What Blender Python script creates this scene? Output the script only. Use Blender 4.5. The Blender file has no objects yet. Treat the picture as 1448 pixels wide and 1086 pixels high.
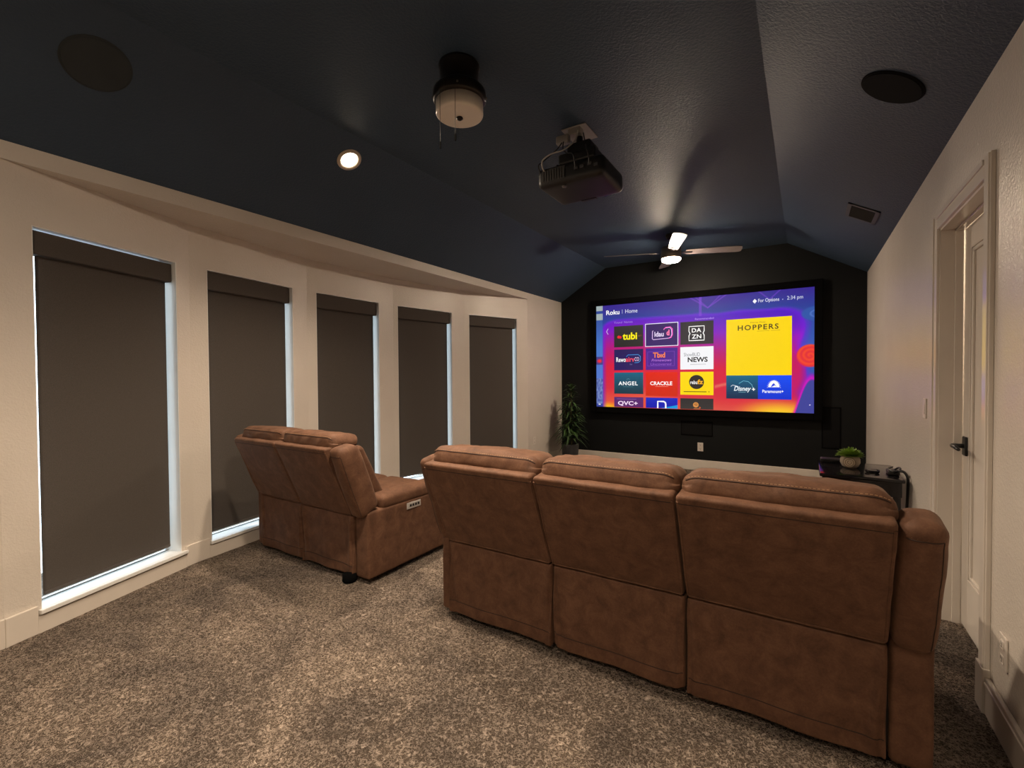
import bpy, bmesh, math, random
from mathutils import Vector, Matrix, noise

random.seed(7)
PI = math.pi
C = bpy.context.scene.collection
SC = bpy.context.scene

# ------------------------------------------------------------------ helpers
def srgb(r, g, b):
    f = lambda c: (c / 12.92) if c <= 0.04045 else ((c + 0.055) / 1.055) ** 2.4
    return (f(r / 255), f(g / 255), f(b / 255))

class NT:
    def __init__(s, name):
        s.m = bpy.data.materials.new(name); s.m.use_nodes = True
        s.t = s.m.node_tree; s.b = s.t.nodes['Principled BSDF']
    def n(s, typ, ins=None, **kw):
        o = s.t.nodes.new(typ)
        for k, v in kw.items(): setattr(o, k, v)
        for k, v in (ins or {}).items():
            if isinstance(v, bpy.types.NodeSocket): s.t.links.new(v, o.inputs[k])
            else: o.inputs[k].default_value = v
        return o
    def set(s, **kw):
        for k, v in kw.items():
            k = k.replace('_', ' ')
            if isinstance(v, bpy.types.NodeSocket): s.t.links.new(v, s.b.inputs[k])
            else: s.b.inputs[k].default_value = v
    def math(s, op, a, b=0.0, c=0.0):
        return s.n('ShaderNodeMath', {0: a, 1: b, 2: c}, operation=op).outputs[0]
    def coord(s): return s.n('ShaderNodeTexCoord').outputs['Object']
    def noise(s, vec, scale, detail=2.0, rough=0.5, dist=0.0):
        return s.n('ShaderNodeTexNoise', {'Vector': vec, 'Scale': scale, 'Detail': detail, 'Roughness': rough, 'Distortion': dist})
    def ramp(s, fac, stops):
        r = s.n('ShaderNodeValToRGB', {'Fac': fac}); e = r.color_ramp.elements
        while len(e) < len(stops): e.new(0.5)
        for i, (p, c) in enumerate(stops):
            e[i].position = p; e[i].color = (*c, 1) if len(c) == 3 else c
        return r.outputs['Color']
    def bump(s, h, strength=0.3, dist=0.01):
        return s.n('ShaderNodeBump', {'Height': h, 'Strength': strength, 'Distance': dist}).outputs['Normal']

def plain(name, col, rough=0.5, metal=0.0, var=0.06, bump=0.0, bscale=200, spec=0.5):
    t = NT(name); v = t.coord()
    n = t.noise(v, 9, 3)
    c0 = tuple(max(0, x * (1 - var)) for x in col); c1 = tuple(x * (1 + var) for x in col)
    t.set(Base_Color=t.ramp(n.outputs['Fac'], [(0.3, c0), (0.7, c1)]), Roughness=rough, Metallic=metal)
    t.b.inputs['Specular IOR Level'].default_value = spec
    if bump: t.set(Normal=t.bump(t.noise(v, bscale, 3).outputs['Fac'], bump, 0.002))
    return t.m

def emit(name, col, strength, vcol=None):
    t = NT(name)
    if vcol:
        a = t.n('ShaderNodeAttribute', attribute_name=vcol)
        t.set(Emission_Color=a.outputs['Color'])
    else: t.set(Emission_Color=(*col, 1))
    t.set(Base_Color=(0.02, 0.02, 0.02, 1), Emission_Strength=strength, Roughness=0.6)
    t.b.inputs['Specular IOR Level'].default_value = 0.1
    return t.m

def tag(o, label=None, cat=None, group=None, kind=None):
    for k, v in (('label', label), ('category', cat), ('group', group), ('kind', kind)):
        if v: o[k] = v
    return o

def empty(name, loc=(0, 0, 0), label=None, cat=None, group=None):
    o = bpy.data.objects.new(name, None); C.objects.link(o); o.location = loc
    o.empty_display_size = 0.1
    return tag(o, label, cat, group)

def obj(name, bm, mats, parent=None, smooth=False, loc=None, label=None):
    me = bpy.data.meshes.new(name)
    bmesh.ops.recalc_face_normals(bm, faces=bm.faces[:])
    bm.to_mesh(me); bm.free()
    for m in (mats if isinstance(mats, (list, tuple)) else [mats]): me.materials.append(m)
    if smooth:
        for p in me.polygons: p.use_smooth = True
    o = bpy.data.objects.new(name, me); C.objects.link(o)
    if loc is not None: o.location = loc
    if parent is not None: o.parent = parent
    if label: o['label'] = label
    return o

def struct(name, bm, mats, parent=None, smooth=False):
    o = obj(name, bm, mats, parent, smooth); o['kind'] = 'structure'; return o

def copy_tree(o, parent=None):
    c = o.copy(); C.objects.link(c); c.parent = parent
    for ch in list(o.children): copy_tree(ch, c)
    return c

def quad(bm, a, b, c, d, mi=0):
    f = bm.faces.new([bm.verts.new(p) for p in (a, b, c, d)]); f.material_index = mi; return f

def poly(bm, pts, mi=0):
    f = bm.faces.new([bm.verts.new(p) for p in pts]); f.material_index = mi; return f

def box(bm, x0, x1, y0, y1, z0, z1, mi=0, M=None, bev=0.0, seg=2):
    vs = [bm.verts.new((x, y, z)) for x in (x0, x1) for y in (y0, y1) for z in (z0, z1)]
    fs = [bm.faces.new([vs[i] for i in q]) for q in ((0, 1, 3, 2), (4, 6, 7, 5), (0, 4, 5, 1), (2, 3, 7, 6), (0, 2, 6, 4), (1, 5, 7, 3))]
    for f in fs: f.material_index = mi
    if bev:
        es = list({e for f in fs for e in f.edges})
        r = bmesh.ops.bevel(bm, geom=es, offset=bev, segments=seg, profile=0.5, affect='EDGES')
        vs = list({v for f in r['faces'] for v in f.verts} | {v for v in vs if v.is_valid})
        for f in r['faces']: f.material_index = mi
    if M is not None:
        for v in vs: v.co = M @ v.co
    return vs

def hexa(bm, pts, mi=0):
    """pts: 8 points ordered x-major (x0y0z0,x0y0z1,x0y1z0,x0y1z1,x1...)."""
    vs = [bm.verts.new(p) for p in pts]
    for q in ((0, 1, 3, 2), (4, 6, 7, 5), (0, 4, 5, 1), (2, 3, 7, 6), (0, 2, 6, 4), (1, 5, 7, 3)):
        bm.faces.new([vs[i] for i in q]).material_index = mi

def lathe(bm, prof, seg=40, center=(0, 0, 0), mi=0, axis=None, cap=True):
    M = Matrix.Translation(center)
    if axis is not None: M = M @ Vector((0, 0, 1)).rotation_difference(Vector(axis)).to_matrix().to_4x4()
    rings = []
    for r, z in prof:
        if r < 1e-6: rings.append([bm.verts.new(M @ Vector((0, 0, z)))])
        else: rings.append([bm.verts.new(M @ Vector((r * math.cos(2 * PI * k / seg), r * math.sin(2 * PI * k / seg), z))) for k in range(seg)])
    for a, b in zip(rings, rings[1:]):
        for k in range(seg):
            k2 = (k + 1) % seg
            if len(a) == 1 and len(b) == 1: continue
            if len(a) == 1: f = bm.faces.new((a[0], b[k], b[k2]))
            elif len(b) == 1: f = bm.faces.new((a[k], b[0], a[k2]))
            else: f = bm.faces.new((a[k], b[k], b[k2], a[k2]))
            f.material_index = mi
    if cap:
        for r in (rings[0], rings[-1]):
            if len(r) > 2: bm.faces.new(r).material_index = mi

def tube(bm, pts, r, sides=8, mi=0, cap=True, taper=None):
    pts = [Vector(p) for p in pts]; n = len(pts); rings = []
    ref = Vector((0.13, 0.27, 0.95)).normalized()
    for i, p in enumerate(pts):
        d = (pts[min(i + 1, n - 1)] - pts[max(i - 1, 0)]).normalized()
        if abs(d.dot(ref)) > 0.97: rf = Vector((1, 0.1, 0))
        else: rf = ref
        a = d.cross(rf).normalized(); b = d.cross(a)
        rr = r if taper is None else r * taper[i]
        rings.append([bm.verts.new(p + rr * (math.cos(2 * PI * k / sides) * a + math.sin(2 * PI * k / sides) * b)) for k in range(sides)])
    for a, b in zip(rings, rings[1:]):
        for k in range(sides):
            f = bm.faces.new((a[k], b[k], b[(k + 1) % sides], a[(k + 1) % sides])); f.material_index = mi
    if cap:
        for q in (rings[0], rings[-1]): bm.faces.new(q).material_index = mi

def tri(cor, a, b, c):
    """trilinear map of normalized (0..1)^3 into the hexahedron cor (x-major)."""
    out = Vector((0, 0, 0))
    for i in range(8):
        w = (a if i & 4 else 1 - a) * (b if i & 2 else 1 - b) * (c if i & 1 else 1 - c)
        out += w * cor[i]
    return out

def rbox(bm, cor, r, n=(10, 4, 6), bulge=(0, 0, 0), wr=0.0, wsc=9.0, mi=0, fn=None):
    """soft rounded hexahedron; returns F(a,b,c) mapping normalized box coords (-1..1) to the surface."""
    cor = [Vector(p) for p in cor]
    L = ((cor[4] - cor[0] + cor[7] - cor[3]).length / 2, (cor[2] - cor[0] + cor[7] - cor[5]).length / 2, (cor[1] - cor[0] + cor[7] - cor[6]).length / 2)
    h = [l / 2 for l in L]; r = min(r, *[x * 0.98 for x in h])
    def F(p):
        q = [max(-(h[i] - r), min(h[i] - r, p[i])) for i in range(3)]
        d = Vector((p[0] - q[0], p[1] - q[1], p[2] - q[2]))
        nrm = d.normalized() if d.length > 1e-9 else Vector((0, 0, 0))
        s = [q[i] + nrm[i] * r for i in range(3)]
        u = [s[i] / h[i] for i in range(3)]
        for i in range(3):
            j, k = (i + 1) % 3, (i + 2) % 3
            s[i] += bulge[i] * max(-1, min(1, 1.6 * u[i])) * max(0, 1 - u[j] ** 2) * max(0, 1 - u[k] ** 4)
        P = tri(cor, *[(s[i] / h[i] + 1) / 2 for i in range(3)])
        if fn: P = fn(P, u)
        if wr:
            P = P + nrm * (wr * noise.noise(P * wsc) + 0.5 * wr * noise.noise(P * wsc * 2.3 + Vector((3, 1, 7))))
        return P
    ax = []
    for i in range(3):
        m = [-h[i] + r * k / 3 for k in range(4)]
        inner = h[i] - r
        mid = [-inner + 2 * inner * k / n[i] for k in range(1, n[i])]
        ax.append(m + mid + [-x for x in reversed(m)])
    cache = {}
    def V(i, j, k):
        if (i, j, k) not in cache: cache[(i, j, k)] = bm.verts.new(F((ax[0][i], ax[1][j], ax[2][k])))
        return cache[(i, j, k)]
    N = [len(a) - 1 for a in ax]
    def face(*q):
        f = bm.faces.new([V(*p) for p in q]); f.material_index = mi; f.smooth = True
    for i in range(N[0]):
        for j in range(N[1]):
            for k in (0, N[2]): face((i, j, k), (i + 1, j, k), (i + 1, j + 1, k), (i, j + 1, k))
        for k in range(N[2]):
            for j in (0, N[1]): face((i, j, k), (i + 1, j, k), (i + 1, j, k + 1), (i, j, k + 1))
    for j in range(N[1]):
        for k in range(N[2]):
            for i in (0, N[0]): face((i, j, k), (i, j + 1, k), (i, j + 1, k + 1), (i, j, k + 1))
    return lambda a, b, c: F((a * h[0], b * h[1], c * h[2]))

def stitch(bm, pts, r=0.0013, dash=0.007, gap=0.005, mi=1, off=Vector((0, 0, 0))):
    pts = [Vector(p) + off for p in pts]
    seg = []; acc = 0
    for a, b in zip(pts, pts[1:]):
        seg.append((acc, acc + (b - a).length, a, b)); acc += (b - a).length
    def at(s):
        for s0, s1, a, b in seg:
            if s <= s1: return a.lerp(b, (s - s0) / max(1e-9, s1 - s0))
        return pts[-1]
    s = 0.0
    while s + dash < acc:
        tube(bm, [at(s), at(s + dash)], r, 4, mi); s += dash + gap

# ------------------------------------------------------------------ materials
def m_wall():
    t = NT('cream_wall_paint'); v = t.coord()
    n = t.noise(v, 2.2, 2); h = t.noise(v, 75, 3, 0.55, 0.6)
    t.set(Base_Color=t.ramp(n.outputs['Fac'], [(0.3, (0.62, 0.565, 0.50)), (0.7, (0.66, 0.605, 0.54))]), Roughness=0.26,
          Normal=t.bump(t.ramp(h.outputs['Fac'], [(0.42, (0, 0, 0)), (0.62, (1, 1, 1))]), 0.22, 0.004))
    return t.m
def m_ceiling():
    t = NT('dark_navy_ceiling_paint'); v = t.coord()
    h = t.noise(v, 70, 3, 0.55, 0.5)
    t.set(Base_Color=t.ramp(t.noise(v, 2, 2).outputs['Fac'], [(0.3, (0.039, 0.064, 0.102)), (0.7, (0.044, 0.071, 0.112))]), Roughness=0.5,
          Normal=t.bump(t.ramp(h.outputs['Fac'], [(0.4, (0, 0, 0)), (0.62, (1, 1, 1))]), 0.35, 0.004))
    t.b.inputs['Specular IOR Level'].default_value = 0.3
    return t.m
def m_black_wall():
    t = NT('charcoal_wall_paint'); v = t.coord()
    h = t.noise(v, 75, 3, 0.55, 0.5)
    t.set(Base_Color=t.ramp(t.noise(v, 2, 2).outputs['Fac'], [(0.3, (0.0050, 0.0060, 0.0068)), (0.7, (0.0060, 0.0070, 0.0078))]), Roughness=0.6,
          Normal=t.bump(h.outputs['Fac'], 0.15, 0.003))
    t.b.inputs['Specular IOR Level'].default_value = 0.2
    return t.m
def m_carpet():
    t = NT('taupe_frieze_carpet'); v = t.coord()
    w = t.noise(v, 52, 2, 0.5)
    wv = t.n('ShaderNodeVectorMath', {0: w.outputs['Color'], 1: (0.5, 0.5, 0.5)}, operation='SUBTRACT').outputs[0]
    wv = t.n('ShaderNodeVectorMath', {0: wv, 'Scale': 0.03}, operation='SCALE').outputs[0]
    v2 = t.n('ShaderNodeVectorMath', {0: v, 1: wv}, operation='ADD').outputs[0]
    a = t.noise(v2, 50, 1.0, 0.5).outputs['Fac']
    w1 = t.math('MULTIPLY', t.math('ABSOLUTE', t.math('SUBTRACT', a, 0.5)), 13.0)
    v3 = t.n('ShaderNodeVectorMath', {0: v2, 1: (7.3, 2.1, 5.5)}, operation='ADD').outputs[0]
    b = t.noise(v3, 82, 1.0, 0.5).outputs['Fac']
    w2 = t.math('MULTIPLY', t.math('ABSOLUTE', t.math('SUBTRACT', b, 0.5)), 13.0)
    mn = t.math('MINIMUM', w1, w2)
    hgt = t.math('SUBTRACT', 1.0, t.math('MINIMUM', mn, 1.0))
    fine = t.noise(v, 330, 2).outputs['Fac']
    hh = t.math('ADD', hgt, t.math('MULTIPLY', fine, 0.35))
    col = t.ramp(hh, [(0.12, (0.062, 0.047, 0.036)), (0.55, (0.24, 0.19, 0.15)), (0.95, (0.45, 0.37, 0.305))])
    big = t.noise(v, 2.6, 3, 0.55, 0.8).outputs['Fac']
    br = t.ramp(big, [(0.36, (0.62, 0.62, 0.63)), (0.64, (1.12, 1.1, 1.07))])  # random broad patches: shading of the brushed pile put into the colour
    mx = t.n('ShaderNodeMix', {0: 1.0}, data_type='RGBA', blend_type='MULTIPLY')
    t.t.links.new(col, mx.inputs[6]); t.t.links.new(br, mx.inputs[7])
    t.set(Base_Color=mx.outputs[2], Roughness=0.95, Normal=t.bump(hh, 0.9, 0.012))
    t.b.inputs['Specular IOR Level'].default_value = 0.1
    return t.m
def m_suede():
    t = NT('brown_suede'); v = t.coord()
    n1 = t.noise(v, 14, 4, 0.65, 0.5).outputs['Fac']; n2 = t.noise(v, 160, 3, 0.6).outputs['Fac']
    f = t.math('ADD', t.math('MULTIPLY', n1, 0.75), t.math('MULTIPLY', n2, 0.25))
    t.set(Base_Color=t.ramp(f, [(0.3, (0.066, 0.031, 0.0172)), (0.5, (0.106, 0.0505, 0.0285)), (0.72, (0.162, 0.081, 0.047))]), Roughness=0.72,
          Normal=t.bump(t.math('ADD', n2, t.math('MULTIPLY', n1, 1.2)), 0.18, 0.003))
    t.b.inputs['Specular IOR Level'].default_value = 0.25
    t.b.inputs['Sheen Weight'].default_value = 0.08
    t.b.inputs['Sheen Roughness'].default_value = 0.4
    t.b.inputs['Sheen Tint'].default_value = (0.9, 0.6, 0.4, 1)
    return t.m
def m_blind():
    t = NT('woven_blind_fabric'); v = t.coord()
    wv = t.n('ShaderNodeTexWave', {'Vector': v, 'Scale': 130.0, 'Distortion': 1.5, 'Detail': 2.0}, bands_direction='Z').outputs['Fac']
    n = t.noise(v, 240, 2).outputs['Fac']
    f = t.math('ADD', t.math('MULTIPLY', wv, 0.4), t.math('MULTIPLY', n, 0.6))
    t.set(Base_Color=t.ramp(f, [(0.2, (0.055, 0.047, 0.041)), (0.8, (0.104, 0.09, 0.079))]), Roughness=0.8, Normal=t.bump(f, 0.2, 0.001))
    t.b.inputs['Specular IOR Level'].default_value = 0.2
    return t.m
def m_wood_slice():
    t = NT('beige_wood_slice'); v = t.coord()
    wv = t.n('ShaderNodeTexWave', {'Vector': v, 'Scale': 26.0, 'Distortion': 1.2, 'Detail': 2.0}, wave_type='RINGS', rings_direction='Y').outputs['Fac']
    t.set(Base_Color=t.ramp(wv, [(0.1, (0.16, 0.115, 0.075)), (0.6, (0.4, 0.31, 0.22))]), Roughness=0.7)
    return t.m
def m_glass(name, tint=(1, 1, 1)):
    t = NT(name)
    tr = t.n('ShaderNodeBsdfTransparent', {'Color': (*tint, 1)}).outputs[0]
    gl = t.n('ShaderNodeBsdfGlossy', {'Roughness': 0.02}).outputs[0]
    fr = t.n('ShaderNodeFresnel', {'IOR': 1.45}).outputs[0]
    mx = t.n('ShaderNodeMixShader', {0: fr, 1: tr, 2: gl}).outputs[0]
    t.t.links.new(mx, t.t.nodes['Material Output'].inputs['Surface'])
    return t.m
def m_leaf(name, a, b):
    t = NT(name); v = t.coord()
    t.set(Base_Color=t.ramp(t.noise(v, 18, 2).outputs['Fac'], [(0.3, a), (0.7, b)]), Roughness=0.5)
    return t.m

WALL = m_wall(); CEIL = m_ceiling(); DARKWALL = m_black_wall(); CARPET = m_carpet(); SUEDE = m_suede(); BLIND = m_blind()
TRIM = plain('cream_semigloss_trim', (0.67, 0.61, 0.54), 0.2, var=0.02)
WHITE_TRIM = plain('white_window_paint', (0.78, 0.78, 0.76), 0.35, var=0.02)
SEAM = plain('dark_brown_seam', (0.03, 0.014, 0.008), 0.8)
THREAD = plain('tan_thread', (0.3, 0.165, 0.085), 0.7)
PLASTIC = plain('black_plastic', (0.012, 0.012, 0.013), 0.38)
GLOSSBLACK = plain('black_lacquer', (0.008, 0.007, 0.008), 0.09)
PROJ = plain('satin_black_projector_shell', (0.007, 0.0068, 0.0072), 0.42, bump=0.05, bscale=500)
BRONZE = plain('dark_bronze_metal', (0.02, 0.016, 0.013), 0.32, 0.6)
VELVET = plain('black_velvet', (0.003, 0.003, 0.0032), 0.95, spec=0.05)
GREYMETAL = plain('grey_painted_metal', (0.33, 0.31, 0.29), 0.45, 0.2)
NICKEL = plain('warm_nickel', (0.2, 0.17, 0.14), 0.35, 0.8)
OPAL = plain('frosted_opal_glass', (0.78, 0.71, 0.62), 0.3, var=0.02)
PLATE = plain('ivory_plate', (0.62, 0.56, 0.5), 0.35, var=0.02)
SLOT = plain('dark_slot', (0.03, 0.028, 0.026), 0.6)
GRILLE = plain('black_speaker_mesh', (0.0065, 0.0065, 0.007), 0.9, bump=0.3, bscale=700, spec=.1)
GRILLE_GREY = plain('charcoal_speaker_mesh', (0.04, 0.047, 0.052), 0.8, bump=0.3, bscale=700, spec=.2)
SILVER = plain('silver_plate', (0.5, 0.48, 0.46), 0.3, 0.3)
BLADE_M = plain('pale_wood_blade', (0.21, 0.18, 0.17), 0.4, var=0.12)
POTGREY = plain('grey_planter', (0.045, 0.045, 0.048), 0.6)
SOIL = plain('dark_soil', (0.02, 0.014, 0.01), 0.95)
STEM = plain('green_brown_cane', (0.1, 0.085, 0.035), 0.7)
LEAF = m_leaf('deep_green_leaf', (0.012, 0.035, 0.008), (0.045, 0.095, 0.022))
LIME = m_leaf('lime_green_leaf', (0.09, 0.19, 0.015), (0.34, 0.5, 0.07))
SLICE = m_wood_slice()
PANE = m_glass('window_glass')
CLEAR = m_glass('clear_dish_glass', (0.92, 0.9, 0.92))
CABLE_W = plain('white_cable', (0.5, 0.48, 0.45), 0.5)
LAMP_WARM = emit('warm_lamp_lens', (1.0, 0.84, 0.62), 14.0)
FAN_LAMP = emit('warm_fan_lens', (1.0, 0.80, 0.60), 500.0)

# ------------------------------------------------------------------ room numbers
XL, XR, YB, YF = -3.256, 0.599, 6.6, -2.7
ZC, ZT = 2.4483, 2.8986
TX0, TX1 = -2.523, -0.184
ZH = 2.3635
LF = 1.031
ANG = [20, 10, 0, -10, -20]
V = [Vector((XL, 0.54, 0))]
for a in ANG: V.append(V[-1] + LF * Vector((-math.sin(math.radians(a)), math.cos(math.radians(a)), 0)))
V[5].x = XL
SPAN = [(0.147, 0.937), (0.125, 0.877), (0.094, 0.835), (0.057, 0.831), (0.071, 0.841)]
WZ0, WZ1 = 0.118, 2.078
def facet(i):
    t = (V[i + 1] - V[i]).normalized(); n = Vector((t.y, -t.x, 0))
    return V[i], t, n
def fm(i):
    """facet matrix: local x along the facet, y into the room, z up."""
    o, t, n = facet(i)
    return Matrix(((t.x, n.x, 0, o.x), (t.y, n.y, 0, o.y), (0, 0, 1, 0), (0, 0, 0, 1)))

# floor
bm = bmesh.new(); box(bm, -4.3, 2.4, YF - 0.2, YB + 0.2, -0.1, 0.0); struct('floor', bm, CARPET)
# ceiling (vaulted tray profile)
bm = bmesh.new()
prof = [(XL - 0.03, ZC - 0.0), (XL, ZC), (TX0, ZT), (TX1, ZT), (XR, ZC), (XR + 0.03, ZC)]
for (xa, za), (xb, zb) in zip(prof, prof[1:]):
    hexa(bm, [(xa, YF - .1, za), (xa, YF - .1, za + .1), (xa, YB + .1, za), (xa, YB + .1, za + .1), (xb, YF - .1, zb), (xb, YF - .1, zb + .1), (xb, YB + .1, zb), (xb, YB + .1, zb + .1)])
struct('ceiling', bm, CEIL)
# back wall (behind the screen)
def gable(y0, y1):
    bm = bmesh.new()
    pr = [(XL - .1, 0), (XL - .1, ZC), (XL, ZC), (TX0, ZT + .02), (TX1, ZT + .02), (XR, ZC), (XR + .1, ZC), (XR + .1, 0)]
    a = [bm.verts.new((x, y0, z)) for x, z in pr]; b = [bm.verts.new((x, y1, z)) for x, z in pr]
    bm.faces.new(a); bm.faces.new(b)
    for i in range(len(pr)):
        j = (i + 1) % len(pr); bm.faces.new((a[i], a[j], b[j], b[i]))
    return bm
struct('wall_back', gable(YB, YB + .1), DARKWALL)
struct('wall_front', gable(YF - .1, YF), WALL)

# left wall with the bow-window bay
bm = bmesh.new()
WT = 0.14
box(bm, XL - WT, XL, YF - .1, V[0].y - 0.0, 0, ZC + .05)
box(bm, XL - WT, XL, V[5].y, YB + .05, 0, ZC + .05)
box(bm, XL - WT, XL, V[0].y, V[5].y, ZH, ZC + .05)
for i in range(5):
    M = fm(i); a, b = SPAN[i]; e = 0.03
    box(bm, -e if i else -0.0, a, -WT, 0, 0, ZH + .05, M=M)
    box(bm, b, LF + (e if i < 4 else 0.0), -WT, 0, 0, ZH + .05, M=M)
    box(bm, a, b, -WT, 0, 0, WZ0 - .02, M=M)
    box(bm, a, b, -WT, 0, WZ1, ZH + .05, M=M)
struct('wall_left', bm, WALL)
bm = bmesh.new()   # underside of the bay
out = [v + facet(min(i, 4))[2] * -WT for i, v in enumerate(V)]
lo = [(p.x, p.y, ZH - .003) for p in out] ; hi = [(p.x, p.y, ZH + .09) for p in out]
lo = [(XL - .0005, V[0].y + .0, ZH - .003)] + lo + [(XL - .0005, V[5].y - .0, ZH - .003)]
hi = [(XL - .0005, V[0].y + .0, ZH + .06)] + hi + [(XL - .0005, V[5].y - .0, ZH + .06)]
poly(bm, lo); poly(bm, hi)
for i in range(len(lo)):
    j = (i + 1) % len(lo); quad(bm, lo[i], lo[j], hi[j], hi[i])
struct('ceiling_bay', bm, WALL)

# right wall with doorway
DY0, DY1, DZ = 2.50, 3.25, 2.05
WX = XR + 0.125
bm = bmesh.new()
box(bm, XR, WX, YF - .1, DY0, 0, ZC + .05); box(bm, XR, WX, DY1, YB + .05, 0, ZC + .05); box(bm, XR, WX, DY0, DY1, DZ, ZC + .05)
struct('wall_right', bm, WALL)
bm = bmesh.new()   # hallway beyond the door
hx, hy0, hy1, hz = 2.1, 1.3, 5.0, 2.45
box(bm, hx, hx + .1, hy0, hy1, 0, hz); box(bm, WX, hx + .1, hy0 - .1, hy0, 0, hz); box(bm, WX, hx + .1, hy1, hy1 + .1, 0, hz)
box(bm, WX, hx + .1, hy0 - .1, hy1 + .1, hz, hz + .1)
struct('wall_hallway', bm, WALL)

# door casing, jamb, stop
bm = bmesh.new()
cw, ct = 0.078, 0.016
for y0, y1 in ((DY0 - cw, DY0), (DY1, DY1 + cw)):
    box(bm, XR - ct, XR, y0, y1, 0, DZ + cw, bev=.003)
    box(bm, XR - ct - .006, XR - ct + .004, y0 + .004 if y0 < 3 else y1 - .026, y0 + .026 if y0 < 3 else y1 - .004, 0, DZ + cw - .004, bev=.003)
    box(bm, XR - ct - .008, XR, y0 - .004, y1 + .004, 0, .172, bev=.003)
box(bm, XR - ct, XR, DY0, DY1, DZ, DZ + cw, bev=.003)
box(bm, XR - ct - .006, XR - ct + .004, DY0, DY1, DZ + cw - .026, DZ + cw - .004, bev=.003)
struct('trim_1', bm, TRIM)
bm = bmesh.new()
jt = 0.012
box(bm, XR - .004, WX + .004, DY1 - jt, DY1 + .002, 0, DZ); box(bm, XR - .004, WX + .004, DY0 - .002, DY0 + jt, 0, DZ)
box(bm, XR - .004, WX + .004, DY0, DY1, DZ - jt, DZ + .002)
sx0_, sx1_ = 0.652, 0.684
box(bm, sx0_, sx1_, DY1 - jt - .012, DY1 - jt, 0, DZ - jt, bev=.002); box(bm, sx0_, sx1_, DY0 + jt, DY0 + jt + .012, 0, DZ - jt, bev=.002)
box(bm, sx0_, sx1_, DY0 + jt, DY1 - jt, DZ - jt - .012, DZ - jt, bev=.002)
struct('trim_2', bm, TRIM)
# door slab (one recessed panel), standing a finger's width ajar into the hall
DW, DT = 0.712, 0.035
bm = bmesh.new()
st = 0.105
box(bm, 0, DT, 0, st, .012, DZ - .02, bev=.002); box(bm, 0, DT, DW - st, DW, .012, DZ - .02, bev=.002)
box(bm, 0, DT, st, DW - st, .012, .27, bev=.002); box(bm, 0, DT, st, DW - st, DZ - .02 - .12, DZ - .02, bev=.002)
box(bm, .014, DT - .014, st, DW - st, .27, DZ - .14)
for s in (0, 1):   # panel moulding
    y0, y1, z0, z1 = st, DW - st, .27, DZ - .14
    for (ya, yb, za, zb) in ((y0, y0 + .018, z0, z1), (y1 - .018, y1, z0, z1), (y0, y1, z0, z0 + .018), (y0, y1, z1 - .018, z1)):
        box(bm, .004 if s == 0 else DT - .016, .016 if s == 0 else DT - .004, ya, yb, za, zb, bev=.004)
door = struct('door_1', bm, TRIM)
door.location = (0.6858, DY0 + jt + .004, 0); door.rotation_euler = (0, 0, math.radians(-0.12))
bm = bmesh.new(); hy = DW - .062
rbox(bm, [(x, hy + y, .93 + z) for x in (-.011, .0) for y in (-.029, .029) for z in (-.048, .048)], .008, (2, 3, 4))
hd = obj('handle', bm, PLASTIC, door, label='black square door rosette')
bm = bmesh.new()
tube(bm, [(-.006, hy, .93), (-.05, hy, .93)], .0115, 14)
tube(bm, [(-.05, hy + .006, .93), (-.055, hy - .03, .932), (-.055, hy - .075, .931), (-.052, hy - .112, .924)], .011, 12, taper=[1, 1.05, .9, .7])
obj('lever', bm, PLASTIC, hd, True)
for z in (0.25, 1.05, 1.8):
    bm = bmesh.new(); tube(bm, [(-.004, -.004, z - .045), (-.004, -.004, z + .045)], .006, 10); obj('hinge', bm, PLASTIC, door, True)

# baseboards
BH, BT = 0.143, 0.016
def baseb(bm, x0, x1, y0, y1, h=BH, M=None):
    box(bm, x0, x1, y0, y1, 0, h, M=M, bev=.004)
bm = bmesh.new()
baseb(bm, XL, XL + BT, YF, V[0].y); baseb(bm, XL, XL + BT, V[5].y, YB)
for i in range(5):
    M = fm(i); a, b = SPAN[i]
    baseb(bm, -.004, a - .02, 0, BT, M=M); baseb(bm, b + .025, LF + .004, 0, BT, M=M)
    box(bm, a - .02, b + .025, 0, BT - .003, 0, .088, M=M)
struct('baseboard_left', bm, TRIM)
bm = bmesh.new(); baseb(bm, XL, XR, YB - BT, YB); struct('baseboard_back', bm, TRIM)
bm = bmesh.new()
for y0, y1 in ((YF, DY0 - cw - .004), (DY1 + cw + .004, YB)):
    baseb(bm, XR - BT, XR, y0, y1); box(bm, XR - BT - .004, XR, y0, y1, BH - .03, BH - .018, bev=.003)
struct('baseboard_right', bm, TRIM)
bm = bmesh.new(); baseb(bm, XL, XR, YF, YF + BT); struct('baseboard_front', bm, TRIM)

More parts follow.
